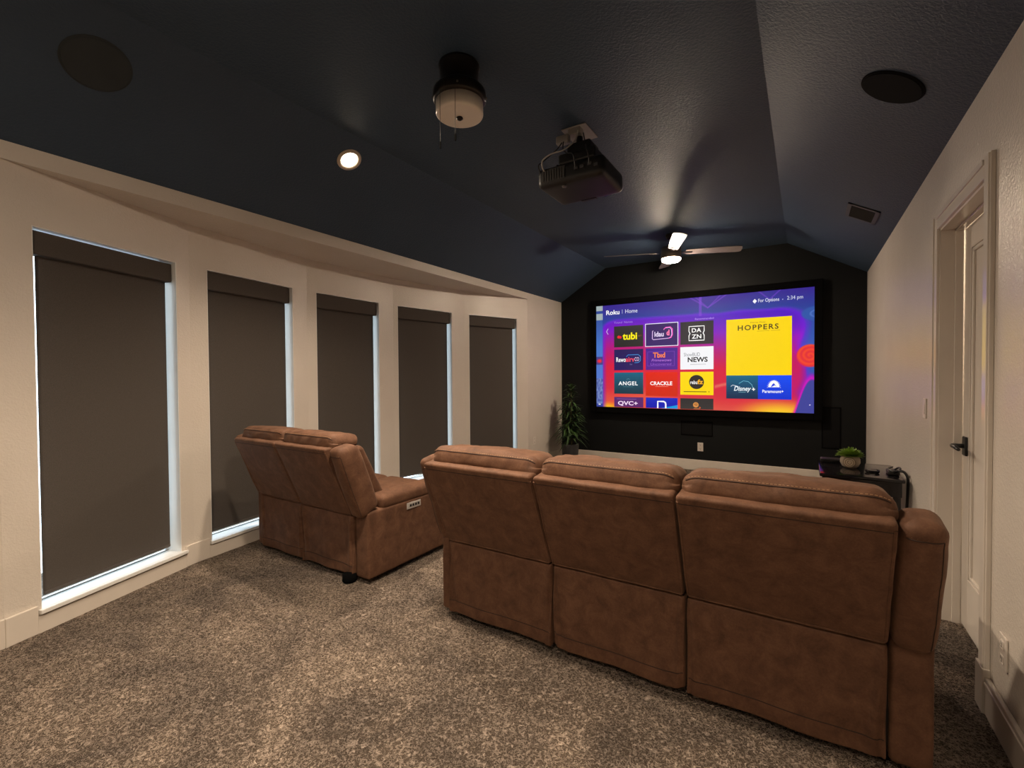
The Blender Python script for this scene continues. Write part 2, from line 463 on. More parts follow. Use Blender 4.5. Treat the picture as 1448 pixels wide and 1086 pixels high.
# windows, sills, blinds
blind_labels = ['nearest charcoal roller blind at left, a full blind with nothing standing before it',
                'charcoal roller blind just left of the loveseat, its foot hidden by the loveseat back',
                'charcoal roller blind behind the loveseat, middle of the five',
                'charcoal roller blind seen between the loveseat and the three-seat sofa, second from the screen wall',
                'narrowest looking charcoal roller blind, nearest to the corner plant and the screen']
DB = -0.066
for i in range(5):
    M = fm(i); a, b = SPAN[i]
    bm = bmesh.new()   # sash frame
    fw = .013
    for (x0, x1, z0, z1) in ((a, a + fw, WZ0, WZ1), (b - fw, b, WZ0, WZ1), (a, b, WZ0, WZ0 + .004), (a, b, WZ1 - fw, WZ1)):
        box(bm, x0, x1, -.136, -.116, z0, z1, M=M, bev=.002)
    w = struct('window_%d' % (i + 1), bm, WHITE_TRIM)
    bm = bmesh.new(); box(bm, a + fw - .005, b - fw + .005, -.128, -.125, WZ0 + fw - .005, WZ1 - fw + .005, M=M)
    struct('window_pane', bm, PANE, w)
    bm = bmesh.new(); box(bm, a - .0, b + .0, -.137, 0.0, WZ0 - .022, WZ0, M=M)
    box(bm, a - .014, b + .03, -.0, .026, WZ0 - .022, WZ0, M=M, bev=.003)
    struct('window_sill', bm, WHITE_TRIM, w)
    bm = bmesh.new()   # painted reveal lining
    box(bm, a - .001, a + .004, -.137, -.001, WZ0, WZ1, M=M); box(bm, b - .004, b + .001, -.137, -.001, WZ0, WZ1, M=M)
    box(bm, a, b, -.137, -.001, WZ1 - .004, WZ1 + .001, M=M)
    struct('window_casing', bm, WHITE_TRIM, w)
    r = empty('roller_blind', V[i], blind_labels[i], 'blind', 'roller blinds on the bow windows')
    T = Matrix.Translation(-V[i]) @ M
    bm = bmesh.new()
    rb = [T @ Vector(p) for p in [(x, y, z) for x in (a + .008, b - .010) for y in (-.092, -.024) for z in (WZ1 - .138, WZ1 - (.014 if i == 0 else .003))]]
    rbox(bm, rb, .01, (8, 3, 3)); obj('valance', bm, BLIND, r)
    bm = bmesh.new(); box(bm, a + .05 - .012 * (i > 0), b - .028, DB - .0015, DB + .0015, .172, WZ1 - .1, M=T)
    obj('shade', bm, BLIND, r)
    bm = bmesh.new(); box(bm, a + .05 - .012 * (i > 0), b - .028, DB - .006, DB + .006, .156, .176, M=T, bev=.004)
    obj('bottom_rail', bm, plain('blind_rail_%d' % i, (0.075, 0.065, 0.058), .5), r)

# ------------------------------------------------------------------ screen
SX0, SX1, SZ0, SZ1, SY = -2.649, 0.097, 0.8242, 2.3296, 6.55
SW, SH = SX1 - SX0, SZ1 - SZ0
screen = empty('projector_screen', (-1.276, YB, 0.7), 'large wall-mounted projector screen showing a purple app menu in a black frame', 'screen')
def loc(o): return o
OFF = Vector((-screen.location.x, -screen.location.y, -screen.location.z))
bm = bmesh.new(); fw = .085
TO = Matrix.Translation(OFF)
for (x0, x1, z0, z1) in ((SX0 - fw, SX0, SZ0 - fw, SZ1 + fw), (SX1, SX1 + fw, SZ0 - fw, SZ1 + fw), (SX0, SX1, SZ0 - fw, SZ0), (SX0, SX1, SZ1, SZ1 + fw)):
    box(bm, x0, x1, SY - .022, YB, z0, z1, M=TO, bev=.006)
obj('frame', bm, VELVET, screen)
EM = 1.0
def lerp(a, b, t): return tuple(x + (y - x) * t for x, y in zip(a, b))
def ss(e0, e1, x):
    t = max(0.0, min(1.0, (x - e0) / (e1 - e0))); return t * t * (3 - 2 * t)
def grad(stops, x):
    if x <= stops[0][0]: return stops[0][1]
    for (p, c), (q, d) in zip(stops, stops[1:]):
        if x <= q: return lerp(c, d, (x - p) / (q - p))
    return stops[-1][1]
def bg(u, v):
    """wallpaper of the on-screen menu, u right, v up, both 0..1 (sRGB 0..255)."""
    n = noise.noise(Vector((u * 5, v * 3, 0.3)))
    head = grad([(0, (40, 70, 150)), (.5, (52, 92, 180)), (.86, (38, 62, 150)), (1, (52, 34, 140))], v + .05 * n)
    head = lerp(head, (70, 30, 160), 0.35 * ss(.35, .55, u) * ss(.8, .55, u) * ss(.9, 1, v))
    pan = grad([(0, (225, 80, 60)), (.12, (214, 40, 60)), (.35, (214, 20, 60)), (.5, (180, 6, 120)), (.66, (128, 6, 190)), (.84, (76, 14, 190))], v + .05 * n - .08 * ss(.6, .3, u) + .0)
    pan = lerp(pan, (180, 6, 130), 0.6 * ss(.6, .95, u) * ss(.55, .25, v) * ss(.05, .2, v))
    pan = lerp(pan, (215, 0, 200), 0.7 * ss(.9, .98, u) * ss(.7, .58, v) * ss(.42, .5, v))
    # sunrise glows near the foot of the wallpaper
    d = math.hypot((u - .87) * 1.1, (v + .02) * 1.6); pan = lerp(pan, (250, 205, 40), 0.95 * ss(.24, .03, d))
    d = math.hypot((u - .06) * 1.3, (v + .03) * 1.5); pan = lerp(pan, (252, 200, 20), 0.95 * ss(.15, .03, d))
    d = math.hypot((u - .63), (v + .06) * 1.4); pan = lerp(pan, (210, 90, 90), 0.6 * ss(.2, .0, d))
    # rounded panel edge
    dx = max(0, .042 + .08 - u, u - (.965 - .11)); dz = max(0, v - (.845 - .08 + .0))
    wob = .015 * noise.noise(Vector((u * 9, v * 9, 2)))
    rr = math.hypot(dx / .08 * .08 if u < .5 else dx * .085 / .11, dz) + (wob if u > .5 else 0)
    m = ss(.088, .078, rr)
    edge = ss(.0, 1, max(0, 1 - abs(rr - .083) / .025))
    c = lerp(head, pan, m); c = lerp(c, (110, 30, 215), .55 * edge)
    # right-hand upper notch of plain blue
    d = math.hypot((u - 1.02) * 1.0, (v - .79) * 1.1); c = lerp(c, (44, 84, 165), ss(.075, .06, d))
    ring = abs(d - .034); c = lerp(c, (96, 130, 205), .6 * ss(.006, .002, ring))
    # lower right blue hill
    hill = -.12 + .39 * ss(.885, 1.0, u) + .02 * math.sin(u * 60) * ss(.9, .93, u)
    k = hill - v
    c = lerp(c, (230, 0, 190), .85 * ss(-.07, -.005, k)); c = lerp(c, (62, 66, 150), ss(-.012, .012, k))
    # orange swirl
    d = math.hypot((u - .985) * 1.78, (v - .458) * 1.0)
    if d < .1:
        sw = .5 + .5 * math.sin(d * 190 + math.atan2(v - .458, u - .985) * 1)
        c = lerp(c, lerp((240, 74, 40), (226, 40, 60), sw), ss(.095, .085, d))
    # pale ribbon between the columns
    rib = v - (.205 + .03 * math.sin((u - .6) * 18)); 
    if .6 < u < .66: c = lerp(c, (235, 150, 110), .6 * ss(.025, 0, abs(rib)))
    # line-art motif along the top edge
    for (cx, cz, rx) in ((.57, 1.0, .08), (.57, 1.0, .055), (.83, 1.03, .06)):
        q = abs(u - cx) / rx + abs(v - cz) / .1
        c = lerp(c, (120, 60, 205), .7 * ss(.09, .02, abs(q - 1)))
    if abs(u - .535) < .006 and v > .83: c = lerp(c, (120, 60, 205), .7)
    # side rail on the left
    if u < .037:
        c = grad([(0, (50, 64, 150)), (.25, (84, 120, 205)), (.6, (66, 116, 200)), (1, (40, 62, 140))], v)
        if .95 < v or .862 < v < .925: c = lerp((196, 205, 200), (120, 140, 150), .5 + .5 * math.sin(u * 700))
        if .42 < v < .5: c = lerp((70, 60, 130), (235, 40, 60), ss(.02, .006, math.hypot(u - .018, (v - .455) * .7)))
        if .03 < v < .28: c = lerp((44, 60, 140), (150, 170, 215), .5 + .5 * noise.noise(Vector((u * 120, v * 40, 1))))
    return srgb(*[max(0, min(255, x)) for x in c])
NU, NV = 320, 176
me = bpy.data.meshes.new('picture')
vs = []; cols = []
for j in range(NV + 1):
    for i in range(NU + 1):
        u, v = i / NU, j / NV
        vs.append((SX0 + SW * u + OFF.x, SY + OFF.y, SZ0 + SH * v + OFF.z)); cols.append(bg(u, v))
fs = [(j * (NU + 1) + i, j * (NU + 1) + i + 1, (j + 1) * (NU + 1) + i + 1, (j + 1) * (NU + 1) + i) for j in range(NV) for i in range(NU)]
me.from_pydata(vs, [], fs)
at = me.color_attributes.new('Col', 'FLOAT_COLOR', 'POINT')
at.data.foreach_set('color', [x for c in cols for x in (*c, 1.0)])
me.materials.append(emit('menu_wallpaper', None, EM, 'Col'))
picture = bpy.data.objects.new('picture', me); C.objects.link(picture); picture.parent = screen

_em = {}
def EC(r, g, b):
    k = (r, g, b)
    if k not in _em: _em[k] = emit('screen_colour_%02x%02x%02x' % k, srgb(r, g, b), EM)
    return _em[k]
class Tile:
    """flat on-screen graphic: coloured shapes and lettering joined in one mesh, u/v screen coordinates."""
    def __init__(s): s.bm = bmesh.new(); s.mats = []; s.lay = 0
    def mi(s, c):
        m = EC(*c)
        if m not in s.mats: s.mats.append(m)
        return s.mats.index(m)
    def P(s, u, v): return (SX0 + SW * u + OFF.x, SY + OFF.y - .002 - .0006 * s.lay, SZ0 + SH * v + OFF.z)
    def rect(s, u0, u1, v0, v1, c): 
        quad(s.bm, s.P(u0, v0), s.P(u1, v0), s.P(u1, v1), s.P(u0, v1), s.mi(c)); s.lay += 1; return s
    def gradv(s, u0, u1, v0, v1, c0, c1, n=10):
        for k in range(n):
            a, b = k / n, (k + 1) / n
            quad(s.bm, s.P(u0, v0 + (v1 - v0) * a), s.P(u1, v0 + (v1 - v0) * a), s.P(u1, v0 + (v1 - v0) * b), s.P(u0, v0 + (v1 - v0) * b), s.mi(tuple(int(x) for x in lerp(c0, c1, (a + b) / 2))))
        s.lay += 1; return s
    def frame(s, u0, u1, v0, v1, w, c):
        wv = w * SW / SH
        for q in ((u0, u1, v0, v0 + wv), (u0, u1, v1 - wv, v1), (u0, u0 + w, v0, v1), (u1 - w, u1, v0, v1)):
            quad(s.bm, s.P(q[0], q[2]), s.P(q[1], q[2]), s.P(q[1], q[3]), s.P(q[0], q[3]), s.mi(c))
        s.lay += 1; return s
    def path(s, pts, w, c):
        """stroke of width w (fraction of screen width) along u/v points"""
        R = SW / SH
        q = [Vector((u, v / R)) for u, v in pts]; L = []; Rr = []
        for i, p in enumerate(q):
            d = (q[min(i + 1, len(q) - 1)] - q[max(i - 1, 0)]).normalized(); nn = Vector((-d.y, d.x)) * w / 2
            L.append(p + nn); Rr.append(p - nn)
        mi = s.mi(c)
        for i in range(len(q) - 1):
            quad(s.bm, *[s.P(x.x, x.y * R) for x in (L[i], L[i + 1], Rr[i + 1], Rr[i])], mi)
        s.lay += 1; return s
    def disc(s, u, v, ru, c, n=36, rv=None, a0=0, a1=2 * PI):
        R = SW / SH; rv = rv or ru * R
        poly(s.bm, [s.P(u + ru * math.cos(a0 + (a1 - a0) * k / n), v + rv * math.sin(a0 + (a1 - a0) * k / n)) for k in range(n + (a1 - a0 < 6.2))], s.mi(c)); s.lay += 1; return s
    def text(s, body, u0, u1, v0, v1, c, bold=0.0, shear=0.0, space=1.0):
        cu = bpy.data.curves.new('lettering', 'FONT'); cu.body = body; cu.size = 1; cu.offset = bold; cu.shear = shear; cu.space_character = space; cu.resolution_u = 3
        o = bpy.data.objects.new('lettering', cu); C.objects.link(o)
        dg = bpy.context.evaluated_depsgraph_get(); dg.update()
        m2 = bpy.data.meshes.new_from_object(o.evaluated_get(dg))
        xs = [q.co.x for q in m2.vertices]; ys = [q.co.y for q in m2.vertices]
        xa, xb, ya, yb = min(xs), max(xs), min(ys), max(ys); mi = s.mi(c)
        vv = [s.bm.verts.new(s.P(u0 + (u1 - u0) * (q.co.x - xa) / (xb - xa), v0 + (v1 - v0) * (q.co.y - ya) / (yb - ya))) for q in m2.vertices]
        for p in m2.polygons:
            try: s.bm.faces.new([vv[i] for i in p.vertices]).material_index = mi
            except ValueError: pass
        bpy.data.objects.remove(o); bpy.data.curves.remove(cu); bpy.data.meshes.remove(m2)
        s.lay += 1; return s
    def done(s, name, label=None):
        o = obj(name, s.bm, s.mats, picture, label=label)
        return o
c1, c2, c3 = (.101, .258), (.271, .430), (.443, .596)
r1, r2, r3, r4 = (.584, .788), (.360, .562), (.132, .338), (.003, .100)
W = (255, 255, 255)
T = Tile(); T.text('Roku', .057, .131, .905, .95, W, .018); T.done('logo')
T = Tile(); T.rect(.1455, .1475, .908, .948, (190, 200, 235)); T.done('divider_mark')
T = Tile(); T.text('Home', .163, .228, .909, .947, (225, 228, 245)); T.done('heading_text')
T = Tile(); T.path([(.764, .923), (.771, .94), (.778, .923), (.771, .906), (.764, .923)], .003, W); T.disc(.771, .923, .006, W, 4, a1=2 * PI)
T.text('For Options', .785, .868, .902, .94, (225, 228, 245), .005); T.done('options_text')
T = Tile(); T.disc(.8815, .921, .002, (200, 205, 235), 10); T.done('dot_icon')
T = Tile(); T.text('2:34 pm', .898, .958, .905, .944, (215, 220, 240)); T.done('clock_text')
T = Tile(); T.path([(.068, .77), (.0585, .742), (.068, .714)], .0028, (225, 215, 245)); T.done('arrow_icon')
T = Tile(); T.text('Trend', .101, .145, .815, .834, (170, 140, 225)); T.done('caption_text')
T = Tile(); T.text('Names', .157, .202, .815, .834, (170, 140, 225)); T.done('caption_text')
T = Tile(); T.text('Recommended', .512, .597, .8, .816, (190, 160, 235)); T.done('caption_text')
T = Tile(); T.gradv(*c1, *r1, (33, 33, 34), (44, 42, 46)); T.text('tubi', .148, .226, .653, .722, (255, 236, 0), .03)
T.disc(.127, .683, .008, (230, 30, 40)); T.disc(.136, .68, .007, (225, 30, 50)); T.disc(.236, .685, .005, (110, 70, 50)); T.disc(.246, .688, .005, (90, 50, 40)); T.done('app_tile', 'dark tile with yellow tubi lettering')
T = Tile(); T.gradv(*c2, *r1, (48, 22, 100), (44, 10, 92)); T.frame(c2[0] - .003, c2[1] + .003, r1[0] - .006, r1[1] + .006, .0032, (244, 238, 255))
T.text('ldau', .316, .362, .668, .715, (240, 225, 255), .02)
T.path([(.31, .725), (.306, .72), (.305, .65), (.31, .642), (.385, .65), (.398, .66), (.402, .69), (.4, .73), (.392, .747), (.37, .745), (.362, .73)], .0032, (235, 200, 250))
T.path([(.362, .732), (.372, .75), (.395, .752), (.4045, .735), (.405, .68), (.398, .655), (.385, .648)], .004, (255, 80, 200)); T.text('d', .376, .391, .675, .728, (255, 120, 170), .05); T.done('app_tile', 'violet tile outlined in white, selected')
T = Tile(); T.gradv(*c3, *r1, (40, 40, 48), (34, 32, 42))
T.text('D A', .497, .541, .69, .727, W, .02, space=.75); T.text('Z N', .497, .541, .635, .672, W, .02, space=.75)
for sgn in (-1, 1):
    cu_ = .519
    T.path([(cu_ + sgn * .0, .744), (cu_ + sgn * .035, .744), (cu_ + sgn * .035, .7), (cu_ + sgn * .030, .681), (cu_ + sgn * .035, .662), (cu_ + sgn * .035, .618), (cu_, .618)], .0042, W)
T.done('app_tile', 'dark tile with white DAZN lettering in a frame')
T = Tile(); T.gradv(*c1, *r2, (38, 18, 92), (28, 16, 86)); T.text('Rewo', .113, .165, .44, .486, W, .014); T.text('airv', .165, .212, .44, .486, (246, 70, 90), .02); T.text('CO', .213, .236, .446, .484, (230, 200, 235), .01)
T.path([(.168, .49), (.178, .507), (.232, .507), (.243, .49), (.243, .448), (.232, .432), (.212, .43)], .0032, (60, 140, 215)); T.text('TV', .186, .2, .408, .42, (150, 150, 200)); T.done('app_tile', 'navy tile with white and red lettering')
T = Tile(); T.gradv(*c2, *r2, (84, 26, 140), (66, 20, 140)); T.frame(.28, .415, .395, .53, .0016, (128, 66, 190))
T.text('Tbıd', .308, .369, .472, .522, (250, 130, 50), .025); T.text('Primewows', .301, .4, .438, .462, (190, 120, 220), shear=.2); T.text('Uncovered', .296, .4, .402, .424, (150, 90, 205), shear=.1); T.done('app_tile', 'purple tile with orange lettering')
T = Tile(); T.rect(*c3, *r2, (244, 244, 248)); T.text('ShowBUD', .46, .535, .478, .51, (130, 130, 140)); T.text('NEWS', .478, .57, .425, .47, (24, 24, 30), .03); T.rect(.49, .562, .403, .407, (170, 170, 176)); T.done('app_tile', 'white tile with black NEWS lettering')
T = Tile(); T.gradv(*c1, *r3, (18, 52, 66), (14, 96, 128)); T.text('ANGEL', .125, .229, .214, .252, W, .022, space=1.15); T.rect(.15, .205, .199, .202, (90, 140, 150)); T.path([(.17, .27), (.178, .279), (.186, .271)], .0014, (120, 170, 180)); T.done('app_tile', 'teal tile with white ANGEL lettering')
T = Tile(); T.gradv(*c2, .116, r3[1], (205, 40, 14), (226, 34, 16)); T.text('CRACKLE', .294, .404, .217, .252, W, .024); T.rect(.32, .385, .203, .2065, (240, 150, 130)); T.done('app_tile', 'red tile with white CRACKLE lettering')
T = Tile(); T.rect(*c3, *r3, (255, 216, 0)); T.disc(.519, .247, .0345, (40, 36, 34)); T.text('rebu', .49, .523, .228, .262, W, .014); T.text('fz', .523, .55, .228, .27, (250, 180, 30), .03); T.rect(.459, .565, .157, .164, (70, 64, 20)); T.disc(.576, .161, .0025, (70, 64, 20), 10); T.done('app_tile', 'yellow tile with a dark round emblem')
T = Tile(); T.gradv(*c1, *r4, (92, 30, 104), (84, 40, 112), 4); T.rect(.116, .222, .079, .084, (140, 90, 160)); T.text('QVC+', .122, .229, .014, .062, (248, 225, 248), .025); T.done('app_tile', 'plum tile with QVC+ lettering')
T = Tile(); T.gradv(*c2, *r4, (8, 20, 170), (16, 40, 190), 4); mi_ = T.mi((0, 150, 222)); poly(T.bm, [T.P(.345, .003), T.P(.43, .003), T.P(.43, .036)], mi_); T.lay += 1
T.path([(.332, .003), (.332, .066), (.362, .066), (.37, .056), (.372, .04), (.372, .003)], .0075, W); T.done('app_tile', 'blue tile with a white letter cut by the screen edge')
T = Tile(); T.gradv(*c3, *r4, (54, 50, 50), (44, 42, 44), 4); T.disc(.516, .043, .013, (214, 140, 70)); T.path([(.509, .043), (.512, .052), (.521, .052), (.523, .042), (.517, .036), (.513, .042), (.517, .046)], .002, (90, 50, 30)); T.rect(.506, .534, .006, .012, (190, 120, 60)); T.disc(.535, .018, .004, (200, 90, 50)); T.done('app_tile', 'charcoal tile with a small orange emblem')
T = Tile(); T.rect(.652, .917, .304, .782, (252, 214, 4)); T.text('HOPPERS', .701, .866, .684, .728, (58, 44, 20), .02, space=1.25); T.text('Disney Pixar', .753, .815, .738, .752, (150, 90, 20)); T.rect(.78, .83, .671, .674, (190, 150, 30)); T.rect(.836, .872, .671, .674, (190, 150, 30)); T.done('film_poster', 'yellow film poster headed HOPPERS')
T = Tile(); T.gradv(.652, .785, .105, .304, (14, 40, 74), (6, 100, 136)); T.text('Disney', .685, .757, .16, .212, (235, 245, 250), .02, shear=.25)
T.path([(.672, .21), (.68, .222), (.7, .212), (.705, .205)], .0022, (230, 240, 248)); T.path([(.706, .235), (.725, .258), (.745, .252), (.76, .225), (.766, .19)], .0018, (120, 200, 225)); T.rect(.76, .774, .184, .190, W); T.rect(.765, .769, .175, .2, W); T.rect(.705, .735, .16, .163, (130, 190, 205)); T.done('app_tile', 'teal tile with white Disney+ lettering')
T = Tile(); T.gradv(.785, .917, .105, .304, (4, 50, 205), (0, 76, 246)); T.disc(.8485, .205, .022, W, 30, rv=.055, a0=0, a1=PI)
for k in range(14):
    a_ = PI * k / 13; T.disc(.8485 + .0255 * math.cos(a_), .203 + .06 * math.sin(a_), .0014, W, 5)
    T.lay -= 1
poly(T.bm, [T.P(.836, .205), T.P(.842, .228), T.P(.848, .24), T.P(.853, .226), T.P(.861, .205), T.P(.852, .222), T.P(.848, .216)], T.mi((10, 60, 225))); T.lay += 1
T.text('Paramount+', .803, .886, .158, .184, W, .014); T.done('app_tile', 'blue tile with white arch and Paramount+ lettering')
T = Tile(); T.disc(.985, .066, .0025, (230, 225, 250), 8); T.done('dot_icon')
T = Tile(); T.rect(.012, .024, .02, .028, W); T.done('dash_icon')

# ------------------------------------------------------------------ sofas
def build_sofa(name, loc, seams, xl, xr, label, left_full=True, ctrl=False):
    """seams: x of the panel seams; xl/xr outer faces of wings and arms. y=0 is the skirt, +y the seat side."""
    R = empty(name, loc, label, 'sofa')
    ZB = 0.425
    ns = len(seams) - 1
    bm = bmesh.new()   # hidden frame
    box(bm, xl + .04, xr - .04, .05, .80, .05, .30, bev=.01)
    obj('frame', bm, plain('dark_lining', (0.02, 0.015, 0.012), .9), R)
    for i in range(ns):
        x0, x1 = seams[i] + .004, seams[i + 1] - .004
        # skirt (loose lower back)
        bm = bmesh.new()
        ph = 1.7 * i + (3 if ctrl else 0)
        def fold(P, u, ph=ph):
            e = math.exp(-((1 - abs(u[0])) / .13) ** 2)
            down = max(0.0, min(1.0, (.44 - P.z) / .4))
            k = (0.009 * e * math.sin(abs(u[0]) * 26 + 5 * down + ph) + .010 * math.sin(u[0] * 5 + ph) * down * .5) * min(1, down * 2.2)
            if u[1] < 0:
                for sg, wd in ((-1, .20), (1, .10)):
                    k -= .017 * math.exp(-((sg * u[0] - 1 + .03 + wd * down) / .03) ** 2) * (1 - down) * min(1, 6 * down)
                k += .007 * math.exp(-((abs(u[0]) - .955) / .02) ** 2) * min(1, 3 * down)
            return Vector((P.x, P.y + (k if u[1] < 0 else 0) - (0.008 * down if u[1] < 0 else 0) * (.4 + .6 * e), P.z + .012 * e * (1 if u[2] < -.5 else 0) * math.sin(ph)))
        F = rbox(bm, [(x, y, z) for x in (x0, x1) for y, z in ((0.006, .035), (.006, ZB - .006), (.06, .035), (.06, ZB - .006))], .012, (90, 1, 20), wr=.003, wsc=7, fn=fold)
        # corner order fix handled by tri(): x-major, y, z
        pts = [F(-.985 + 1.97 * k / 60, -1, -.66) for k in range(61)]
        tube(bm, [p + Vector((0, -.0004, 0)) for p in pts], .0018, 5, 1)
        obj('skirt', bm, [SUEDE, SEAM, THREAD], R)
        # back panel
        bm = bmesh.new()
        cor = []
        for x in (x0, x1):
            cor += [(x, -.004, ZB), (x, -.196, .868), (x, .14, ZB), (x, -.06, .885)]
        F = rbox(bm, cor, .018, (26, 3, 14), bulge=(0, .006, .0), wr=.0025, wsc=8)
        pts = [F(-.97 + 1.94 * k / 70, -1, .86) for k in range(71)]
        nrm = Vector((0, -.9, .4))
        tube(bm, [p + nrm * .0002 for p in pts], .0017, 5, 1)
        stitch(bm, pts, mi=2, off=nrm * .0012 + Vector((0, 0, .006)))
        for sx in (-1, 1):
            e = [F(sx * .985, -1, -.97 + 1.8 * k / 40) for k in range(41)]
            tube(bm, [p + Vector((0, -.0003, 0)) for p in e], .0016, 5, 1)
        for path in ([F(-.985 + 1.97 * k / 50, -1, -.985) for k in range(51)], [F(-.99, -1, -.97 + 1.86 * k / 40) for k in range(41)], [F(.99, -1, -.97 + 1.86 * k / 40) for k in range(41)]):
            tube(bm, path, .0055, 6, 0)
        obj('back_panel', bm, [SUEDE, SEAM, THREAD], R)
        # headrest roll
        bm = bmesh.new()
        cor = []
        for x in (x0 + .014, x1 + .0):
            cor += [(x, -.148, .845), (x, -.128, .950), (x, .05, .82), (x, .075, .930)]
        def sag(P, u): 
            e = max(0, abs(u[0]) - .8) / .2
            return Vector((P.x, P.y, P.z - (.018 * e * e if u[2] > 0 else 0)))
        F = rbox(bm, cor, .036, (30, 6, 5), bulge=(.012, .014, .006), wr=.007, wsc=11, fn=sag)
        pts = [F(-.985 + 1.97 * k / 80, -1, .56 + .0 * k) for k in range(81)]
        tube(bm, [p + Vector((0, -.0006, 0)) for p in pts], .002, 5, 1)
        stitch(bm, pts, mi=2, off=Vector((0, -.0012, .0065)))
        obj('headrest', bm, [SUEDE, SEAM, THREAD], R)
        # padded front of the backrest and seat
        bm = bmesh.new(); cor = []
        for x in (x0, x1): cor += [(x, .12, .44), (x, -.05, .86), (x, .30, .47), (x, .10, .86)]
        rbox(bm, cor, .04, (10, 3, 6), bulge=(0, .02, 0), wr=.005); obj('back_cushion', bm, SUEDE, R)
        bm = bmesh.new(); rbox(bm, [(x, y, z) for x in (x0, x1) for y in (.2, .82) for z in (.27, .47)], .045, (10, 10, 3), bulge=(0, 0, .015), wr=.005)
        obj('seat_cushion', bm, SUEDE, R)
        bm = bmesh.new(); rbox(bm, [(x, y, z) for x in (x0, x1) for y in (.79, .86) for z in (.07, .44)], .025, (8, 2, 5), wr=.004)
        obj('footrest', bm, SUEDE, R)
    for side in (-1, 1):
        xo = xl if side < 0 else xr; xi = seams[0] - .003 if side < 0 else seams[-1] + .003
        a, b = min(xo, xi), max(xo, xi)
        pull = .0 if side > 0 else .03
        # wing: padded bolster beside the back panel
        bm = bmesh.new(); cor = []
        for x in (a, b): cor += [(x, -.015 + pull, ZB - .015), (x, -.19 + pull, .868), (x, .13, ZB + .05), (x, -.035, .895)]
        F = rbox(bm, cor, .04, (4, 4, 12), bulge=(.008, .006, .004), wr=.004, wsc=9)
        pts = [F(-.9 + 1.8 * k / 20, -1, .8) for k in range(21)]
        tube(bm, [p + Vector((0, -.0006, 0)) for p in pts], .0017, 5, 1); stitch(bm, pts, mi=2, off=Vector((0, -.0012, .007)))
        pts = [F(side * .93, -1, -.88 + 1.68 * k / 30) for k in range(31)]
        tube(bm, [p + Vector((0, -.0004, 0)) for p in pts], .0016, 5, 1)
        obj('wing', bm, [SUEDE, SEAM, THREAD], R)
        # arm box down to the floor and its padded top
        bm = bmesh.new()
        rbox(bm, [(x, y, z) for x in ((a + .004, b + .0) if side < 0 else (a, b + .004)) for y in (.018, .84) for z in (.03, .455)], .018, (3, 12, 6), wr=.003)
        obj('arm', bm, [SUEDE, SEAM], R)
        bm = bmesh.new()
        rbox(bm, [(x, y, z) for x in ((a - .006, b + .03) if side < 0 else (a - .03, b + .006)) for y in (.135, .87) for z in (.44, .53)], .035, (4, 12, 2), bulge=(0, 0, .008), wr=.003)
        obj('armrest', bm, SUEDE, R)
        if ctrl and side > 0:
            bm = bmesh.new(); rbox(bm, [(x, y, z) for x in (b + .0015, b + .009) for y in (.345, .478) for z in (.393, .437)], .0035, (1, 3, 2))
            cp = obj('control_panel', bm, SILVER, R, label='silver power control plate on the arm')
            for y in (.37, .395, .42, .445):
                bm = bmesh.new(); box(bm, b + .008, b + .0108, y, y + .017, .407, .424, bev=.001); obj('button', bm, PLASTIC, cp)
    for x in (xl + .09, xr - .12):
        for y in (.012, .74):
            big = ctrl and y < .1 and x > xl + .5
            k = 1.35 if big else 1.0
            bm = bmesh.new(); lathe(bm, [(0, 0), (.026 * k, 0), (.033 * k, .012), (.031 * k, .05), (.012, .056)], 18, (x - (.03 if big else 0), y + (-.018 if big else .08), 0)); obj('foot', bm, VELVET, R, True)
    return R
build_sofa('reclining_sofa', (0, 1.885, 0), [-1.612, -.985, -.393, .235], -1.676, .345, 'brown suede three-seat reclining sofa seen from behind, in the middle of the carpet')
build_sofa('reclining_loveseat', (0, 1.895, 0), [-3.455, -2.94, -2.404], -3.53, -2.281, 'brown suede two-seat reclining loveseat with silver arm controls, beside the blinds', ctrl=True)

# ------------------------------------------------------------------ ceiling fixtures
def slope_frame(x, y, side):
    """point and inward normal on the left (-1) or right (+1) ceiling slope"""
    if side < 0:
        z = ZC + (x - XL) * (ZT - ZC) / (TX0 - XL); n = Vector((ZT - ZC, 0, -(TX0 - XL))).normalized()
    else:
        z = ZC + (XR - x) * (ZT - ZC) / (XR - TX1); n = Vector((-(ZT - ZC), 0, -(XR - TX1))).normalized()
    return Vector((x, y, z)), n
# recessed can light
CANS = []
RING = plain('white_trim_ring', (.6, .5, .4), .4)
for (x, side, lab) in ((-2.675, -1, 'lit round recessed downlight in the dark ceiling above the loveseat'),):
    p, n = slope_frame(x, 2.123, side)
    r = empty('recessed_light', p, lab, 'ceiling light')
    bm = bmesh.new(); lathe(bm, [(.055, -.012), (.058, .002), (.064, .009), (.082, .006), (.085, 0), (.085, -.004)], 48, axis=n, cap=False)
    obj('trim_ring', bm, RING, r, True)
    bm = bmesh.new(); lathe(bm, [(0, 0.001), (.057, 0.001), (.057, -.004), (0, -.004)], 40, axis=n); obj('lens', bm, LAMP_WARM, r, label='glowing warm lens')
    CANS.append((p, n))
